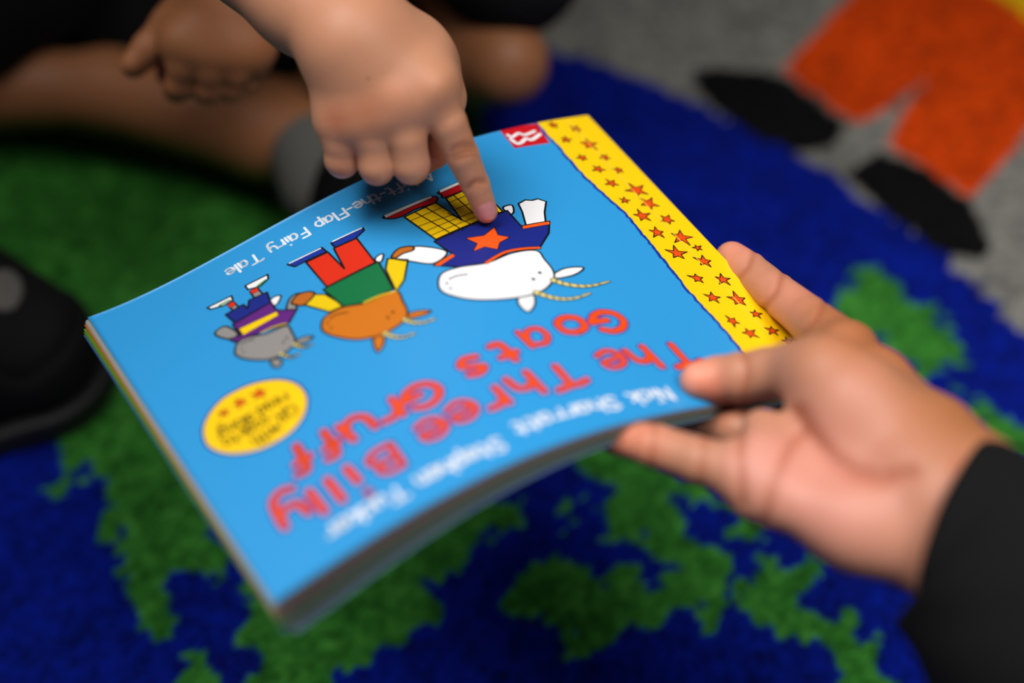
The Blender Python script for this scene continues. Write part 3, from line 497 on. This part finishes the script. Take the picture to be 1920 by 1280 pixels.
# ---- child's left hand resting in the lap, loosely closed
LH_PALM = [J((700, -260, .80, 27), (450, -40, .79, 22)), J((450, -40, .79, 22), (420, 10, .78, 19)), J((415, 10, .78, 18), (345, 78, .772, 11)), J((430, 15, .78, 18), (390, 96, .772, 11)),
           J((445, 20, .78, 17), (436, 98, .774, 10.5)), J((460, 20, .785, 16), (474, 90, .779, 10)), J((345, 78, .772, 11), (474, 90, .779, 10)), J((400, 0, .79, 17), (345, 40, .785, 13))]
LH_FING = [J((375, 10, .785, 15), (322, 50, .782, 11.5), (280, 92, .780, 9.2), (250, 122, .778, 7.2)),
           J((350, 82, .772, 9.8), (345, 125, .775, 9), (338, 160, .782, 8), (332, 165, .79, 7.4), (318, 138, .803, 6.6), (308, 122, .806, 6)),
           J((393, 98, .772, 9.4), (394, 135, .776, 8.6), (390, 166, .783, 7.8), (386, 168, .792, 7.2), (382, 140, .806, 6.4)),
           J((438, 100, .775, 9), (440, 135, .779, 8.2), (432, 163, .786, 7.4), (430, 166, .794, 6.8), (426, 140, .808, 6)),
           J((474, 92, .78, 8.4), (476, 122, .784, 7.4), (464, 150, .79, 6.8), (460, 152, .798, 6.4), (456, 130, .808, 5.6))]
def lh_sdf(P):
    d = None
    for c in LH_PALM:
        e = chain(P, c); d = e if d is None else smin(d, e, .011)
    out = d
    for c in LH_FING: out = smin(out, smin(d, chain(P, c, .003), .006), .0012)
    return out

# ---- the child's trunk, legs and head
hipR, hipL = np.array([-.27, 1.02, .13]), np.array([-.09, 1.02, .13])
kneeR, kneeL = at(-70, 165, 1.010), at(948, 118, 0.965)
ankR, ankL = at(575, 262, 0.958), at(560, 150, 1.086)
elR, elL = at(300, -215, .640), at(700, -260, .80)
shR, shL = np.array([-.32, .84, .47]), np.array([-.06, .84, .47])
def c2(a, b_, r1, r2): return [(np.array(a), r1), (np.array(b_), r2)]
head_c = np.array([-.17, .82, .68])
BODY = [c2(hipR, hipL, .085, .085), c2((-.18, 1.02, .13), (-.18, .85, .42), .10, .10), c2(shR, shL, .045, .045), c2((-.18, .86, .47), (-.17, .84, .61), .045, .038),
        c2(shR, elR, .038, .027), c2(shL, elL, .038, .027), c2(hipR, kneeR, .070, .032), c2(hipL, kneeL, .070, .027), c2(kneeR, at(210, 170, 1.008), .030, .026),
        c2(at(210, 170, 1.008), at(500, 240, 0.975), .030, .034), c2(at(500, 240, 0.975), ankR, .034, .026), c2(kneeL, ankL, .026, .026), c2(head_c + (0, .01, .02), head_c + (0, -.02, .0), .080, .075),
        c2(head_c + (0, -.045, -.03), head_c + (0, -.055, -.05), .045, .030), c2(head_c + (0, -.085, -.005), head_c + (0, -.102, -.022), .006, .010),
        c2(head_c + (-.083, 0, -.01), head_c + (-.090, .005, .012), .007, .012), c2(head_c + (.083, 0, -.01), head_c + (.090, .005, .012), .007, .012)]
def body_sdf(P):
    d = None
    for c in BODY:
        e = cone(P, c[0][0], c[1][0], c[0][1], c[1][1]); d = e if d is None else smin(d, e, .012)
    return d
def box_of(chains, pad):
    P = np.array([p for c in chains for p, _ in c]); return P.min(0) - pad, P.max(0) + pad
def trunk():
    child = link('person', None, label='child in a black shirt and shorts sitting cross-legged, right index finger pointing at the book', category='person')
    child.location = (-.18, 1.02, 0); child.empty_display_size = .05
    parts = []
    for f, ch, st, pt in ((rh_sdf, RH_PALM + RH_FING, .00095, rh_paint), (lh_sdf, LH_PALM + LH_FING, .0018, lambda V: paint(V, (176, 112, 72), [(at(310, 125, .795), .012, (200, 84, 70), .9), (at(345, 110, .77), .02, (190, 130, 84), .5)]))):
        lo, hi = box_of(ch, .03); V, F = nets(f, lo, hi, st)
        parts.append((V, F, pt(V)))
    V, F = nets(body_sdf, (-.62, .40, .005), (.20, 1.16, .80), .0065); C = paint(V, (160, 104, 68), [])
    for s_ in (-1, 1): C[np.linalg.norm(V - (head_c + (s_ * .03, -.092, .012)), axis=1) < .012] = srgb(30, 20, 16)[:3]
    C[np.linalg.norm((V - (head_c + (0, -.088, -.052))) * (.5, 1, 1.6), axis=1) < .012] = srgb(150, 70, 60)[:3]
    parts.append((V, F, C))
    V = []; F = []; C = []; n = 0
    for v, f, c in parts: V.append(v); F.append(f + n); C.append(c); n += len(v)
    keep(link('body', mesh('body', np.concatenate(V), np.concatenate(F), M_skin, np.concatenate(C)), label='brown-skinned bare arms, hands and legs'), child)
    def cloth(name, chains, lo, hi, st, mat, label, cut=None, k=.015):
        def f(P):
            d = None
            for c in chains:
                e = chain(P, c); d = e if d is None else smin(d, e, k)
            if cut is not None: d = np.maximum(d, cut(P))
            return d
        if lo is None: lo, hi = box_of(chains, .045); lo[2] = max(lo[2], .011)
        V, F = nets(f, lo, hi, st); keep(link(name, mesh(name, V, F, mat), label=label), child)
    cloth('shorts', [c2(hipR, hipL, .098, .098), c2(hipR, at(-60, 45, .99), .094, .050), c2(hipL, at(955, -75, .955), .090, .052), c2(at(60, 20, 1.10), at(760, 20, 1.06), .060, .055), c2((-.18, 1.03, .13), (-.18, 1.0, .20), .11, .11)],
          (-.62, .50, .012), (.20, 1.2, .35), .006, M_black, 'loose black shorts')
    cloth('shirt', [c2((-.18, 1.0, .13), (-.18, .85, .43), .126, .114), c2(shR, shL, .058, .058), c2(shR, shR * .45 + elR * .55, .056, .048), c2(shL, shL * .45 + elL * .55, .056, .048)],
          (-.46, .45, .05), (.12, 1.2, .56), .006, M_black, 'black short-sleeved shirt')
    cloth('hair', [c2(head_c + (0, .02, .03), head_c + (0, .0, .05), .086, .070)], head_c - .14, head_c + .15, .006, M_hair, 'short dark hair',
          cut=lambda P: -(P[..., 2] - head_c[2] + .9 * (P[..., 1] - head_c[1] + .02)) * .7 + .015 * 0)
    cloth('sock', [J((585, 285, .955, 29), (600, 350, .940, 27))], None, None, .003, M_sock, 'grey ankle sock')
    cloth('shoe', [J((660, 365, .935, 28), (760, 375, .915, 25)), J((620, 365, .945, 27), (660, 365, .935, 28))], None, None, .0035, M_shoe, 'black shoe')
    cloth('shoe', [c2(ankL, ankL + (.10, -.03, -.005), .030, .026)], None, None, .004, M_shoe, 'black shoe tucked under the other leg')
trunk()

# ---- the adult's right hand: palm up, thumb on the cover, fingers under the book
AH_PALM = [
    J((2150, 1400, .44, 30), (1800, 965, .495, 24)), J((1800, 965, .495, 25), (1735, 925, .500, 22)),
    J((1850, 925, .498, 15), (1745, 825, .512, 14)),                                   # thumb side of the wrist
    J((1745, 1040, .490, 12), (1610, 985, .498, 14)), J((1610, 985, .498, 14), (1490, 940, .505, 10.5)),   # heel below the little finger
    J((1720, 930, .506, 16), (1580, 870, .516, 13)), J((1580, 880, .516, 13), (1490, 880, .520, 9.5)),
    J((1745, 825, .518, 14), (1640, 720, .545, 12)), J((1640, 720, .55, 11), (1585, 655, .568, 10)),
    J((1570, 715, .585, 10), (1495, 850, .556, 9)), J((1640, 820, .54, 12), (1545, 900, .53, 9.5)),
    J((1476, 870, .522, 8.5), (1462, 918, .512, 9)),
    J((1428, 806, .526, 7), (1418, 856, .515, 8.8), (1414, 920, .511, 8.5)),          # pad at the root of the ring finger
    J((1700, 850, .506, 14), (1600, 762, .520, 17)), J((1600, 762, .520, 17), (1545, 706, .530, 14.5))]    # ball of the thumb
AH_FING = [
    J((1550, 702, .525, 13), (1490, 694, .540, 10.8), (1440, 700, .548, 10.0), (1392, 708, .553, 9.9), (1345, 712, .5585, 9.2), (1310, 713, .557, 7.4)),      # thumb
    J((1590, 660, .572, 11.5), (1520, 600, .600, 9.6), (1450, 545, .628, 8.9), (1400, 505, .646, 8.6), (1372, 484, .655, 7.8)),    # index
    J((1525, 765, .588, 10), (1440, 715, .616, 9.2), (1370, 672, .626, 8.4), (1320, 640, .630, 7.4)),    # middle, under the book
    J((1478, 818, .556, 9.8), (1385, 806, .562, 8.8), (1300, 792, .582, 8.0), (1245, 772, .588, 7.2)),    # ring, under the book
    J((1450, 908, .509, 9.8), (1385, 887, .512, 9.2), (1312, 864, .520, 8.7), (1228, 836, .530, 8.1), (1165, 820, .538, 6.9), (1138, 816, .541, 5.6))]   # little
AH_FOLDS = [([(1500, 775, .510), (1522, 815, .505), (1560, 862, .50), (1600, 888, .495), (1650, 900, .49), (1705, 885, .49)], 2.6, 1.7),
            ([(1500, 815, .515), (1474, 858, .510), (1448, 915, .505), (1434, 975, .505)], 1.7, 1.3), ([(1390, 800, .515), (1387, 870, .510), (1392, 945, .510)], 1.4, 1.2),
            ([(1322, 822, .522), (1317, 862, .515), (1314, 908, .52)], 1.3, .35), ([(1228, 795, .530), (1224, 834, .525), (1220, 872, .53)], 1.2, .35),
            ([(1396, 662, .55), (1402, 705, .545), (1394, 752, .55)], 1.3, .5), ([(1472, 502, .64), (1456, 548, .625), (1432, 580, .635)], 1.2, .7), ([(1420, 462, .65), (1404, 500, .64), (1380, 530, .65)], 1.1, .6),
            ([(1550, 560, .60), (1530, 600, .59), (1500, 640, .60)], 1.2, .7), ([(1795, 860, .49), (1765, 935, .478), (1740, 1050, .472)], 1.8, .4)]
AH_FOLDS = [([at(*q) for q in p], w_, d_) for p, w_, d_ in AH_FOLDS]
def ah_sdf(P):
    d = None
    for c in AH_PALM:
        e = chain(P, c); d = e if d is None else smin(d, e, .011)
    out = d
    for i, c in enumerate(AH_FING):
        f = chain(P, c, .0018); out = smin(out, smin(d, f, .008 if i else .008), .0014)
    for pts, w_, dep in AH_FOLDS:
        out = out + groove(P, pts, w_ * 1.25, dep, -.02, .02)
    return out
def adult():
    root = link('person', None, label='adult in a black sleeve whose hand holds the book by its corner, palm up', category='person')
    root.location = at(2150, 1420, .40)
    lo, hi = box_of(AH_PALM + AH_FING, .04); V, F = nets(ah_sdf, lo, hi, .0014)
    pink = (208, 140, 124); sp = [(at(1600, 740, .49), .020, pink, .6), (at(1570, 930, .49), .028, pink, .8), (at(1420, 850, .50), .012, pink, .7), (at(1480, 880, .5), .016, pink, .6),
          (at(1300, 705, .553), .010, (240, 160, 136), .8), (at(1140, 812, .535), .010, (236, 130, 104), .8), (at(1390, 480, .65), .012, (236, 146, 124), .7), (at(1500, 560, .61), .02, (232, 150, 128), .6),
          (at(1330, 740, .555), .010, (214, 96, 62), .6), (at(1200, 828, .525), .012, (232, 140, 112), .5),
          (at(1700, 640, .55), .035, (164, 96, 52), .9), (at(1620, 560, .58), .030, (164, 96, 52), .8), (at(1820, 780, .50), .03, (160, 98, 56), .9), (at(1520, 500, .63), .014, (164, 96, 52), .8), (at(1600, 640, .52), .014, (176, 108, 66), .7)]
    C = paint(V, (184, 128, 100), sp)
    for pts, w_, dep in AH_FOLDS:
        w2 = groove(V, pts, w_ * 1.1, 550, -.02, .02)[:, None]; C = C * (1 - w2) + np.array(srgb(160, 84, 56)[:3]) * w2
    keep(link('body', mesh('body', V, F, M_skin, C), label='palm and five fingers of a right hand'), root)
    # sleeve: a hollow tapering tube with a turned cuff
    path = [(1797, 990, .493, 32.5), (1822, 1018, .492, 36), (1860, 1060, .488, 39), (1940, 1150, .48, 44), (2100, 1330, .46, 47), (2450, 1650, .42, 50)]
    pts = np.array([at(x, y, z) for x, y, z, _ in path]); r = np.array([q[3] * mm for q in path]); P = spline(pts, 5); Rr = np.interp(np.linspace(0, len(r) - 1, len(P)), np.arange(len(r)), r)
    m_ = 48; V = []; rings = []
    up = np.array([0, 0, 1.0])
    for inner in (0, 1):
        for i in range(len(P)):
            t = P[min(i + 1, len(P) - 1)] - P[max(i - 1, 0)]; t /= np.linalg.norm(t)
            if i < 8:
                t0 = at(1735, 1150, .485) - at(1857, 832, .495); t0 /= np.linalg.norm(t0); tt = np.cross(P[0] - cam_p, t0); tt *= np.sign(tt @ t); tt = tt / np.linalg.norm(tt) + .25 * (cam_p - P[0]) / np.linalg.norm(cam_p - P[0]); tt /= np.linalg.norm(tt)
                wgt = 1 - i / 8; t = t * (1 - wgt) + tt * wgt; t /= np.linalg.norm(t)
            a = np.cross(t, up); a /= np.linalg.norm(a); b_ = np.cross(a, t)
            rr = Rr[i] - (.0014 if inner else 0)
            rings.append([P[i] + (a * math.cos(q) * rr + b_ * math.sin(q) * rr ) * (1 + .018 * math.sin(3 * q + i * .5) + .01 * math.sin(7 * q - i * .9)) for q in np.linspace(0, 2 * math.pi, m_, endpoint=False)])
    V = np.array(rings).reshape(-1, 3); n = len(P); F = []
    for i in range(n - 1):
        for j in range(m_):
            k = (j + 1) % m_; F.append((i * m_ + j, i * m_ + k, (i + 1) * m_ + k, (i + 1) * m_ + j)); o = n * m_
            F.append((o + i * m_ + k, o + i * m_ + j, o + (i + 1) * m_ + j, o + (i + 1) * m_ + k))
    for j in range(m_): F.append((j, n * m_ + j, n * m_ + (j + 1) % m_, (j + 1) % m_))
    keep(link('sleeve', mesh('sleeve', V, np.array(F), M_sleeve), label='loose black sleeve'), root)
adult()

# ---- black shoe on the rug at the left
def shoe():
    root = empty('shoe', (-.465, .555, .01), label='black shoe with a scuffed pale grey patch on the rug at the left edge', category='shoe')
    O = np.array([-.385, .560, 0])
    def up(P):
        Q = P - O; d = cone(Q, np.array([.085, 0, .045]), np.array([.03, 0, .060]), .045, .062)
        d = smin(d, cone(Q, np.array([.03, 0, .060]), np.array([-.10, -.01, .055]), .062, .050), .02)
        d = smin(d, cone(Q, np.array([-.02, 0, .085]), np.array([-.09, -.01, .15]), .038, .042), .03)
        d = np.maximum(d, .016 - P[..., 2])
        e0 = seg_dist(Q * (1, 1, 0), np.array([.08, 0, 0]), np.array([-.02, 0, 0]))
        for rr in (.042, .051): d = d + .0018 * np.exp(-((e0 - rr) / .0018) ** 2)
        return d
    V, F = nets(up, O + (-.19, -.10, .010), O + (.16, .10, .22), .0024); keep(link('upper', mesh('upper', V, F, M_shoe)), root)
    def so(P):
        Q = (P - O) * (1, 1, 0); d = cone(Q, np.array([.085, 0, 0]), np.array([.03, 0, 0]), .050, .066); d = smin(d, cone(Q, np.array([.03, 0, 0]), np.array([-.10, -.01, 0]), .066, .054), .02)
        return np.maximum(d, np.abs(P[..., 2] - .0215) - .0095)
    V, F = nets(so, O + (-.19, -.10, .005), O + (.16, .10, .040), .0024); keep(link('sole', mesh('sole', V, F, M_sole), label='dark rubber sole'), root)
    c0 = flat(at(8, 545, .80))[0]
    V, F = nets(lambda P: np.maximum(up(P) - .0016, np.linalg.norm((flat(P)[0] - c0) * (1, .9, 1), axis=-1) - .0075), O + (-.19, -.10, .05), O + (.16, .10, .22), .0018)
    keep(link('patch', mesh('patch', V, F, M_patch), label='scuffed pale grey patch'), root)
shoe()
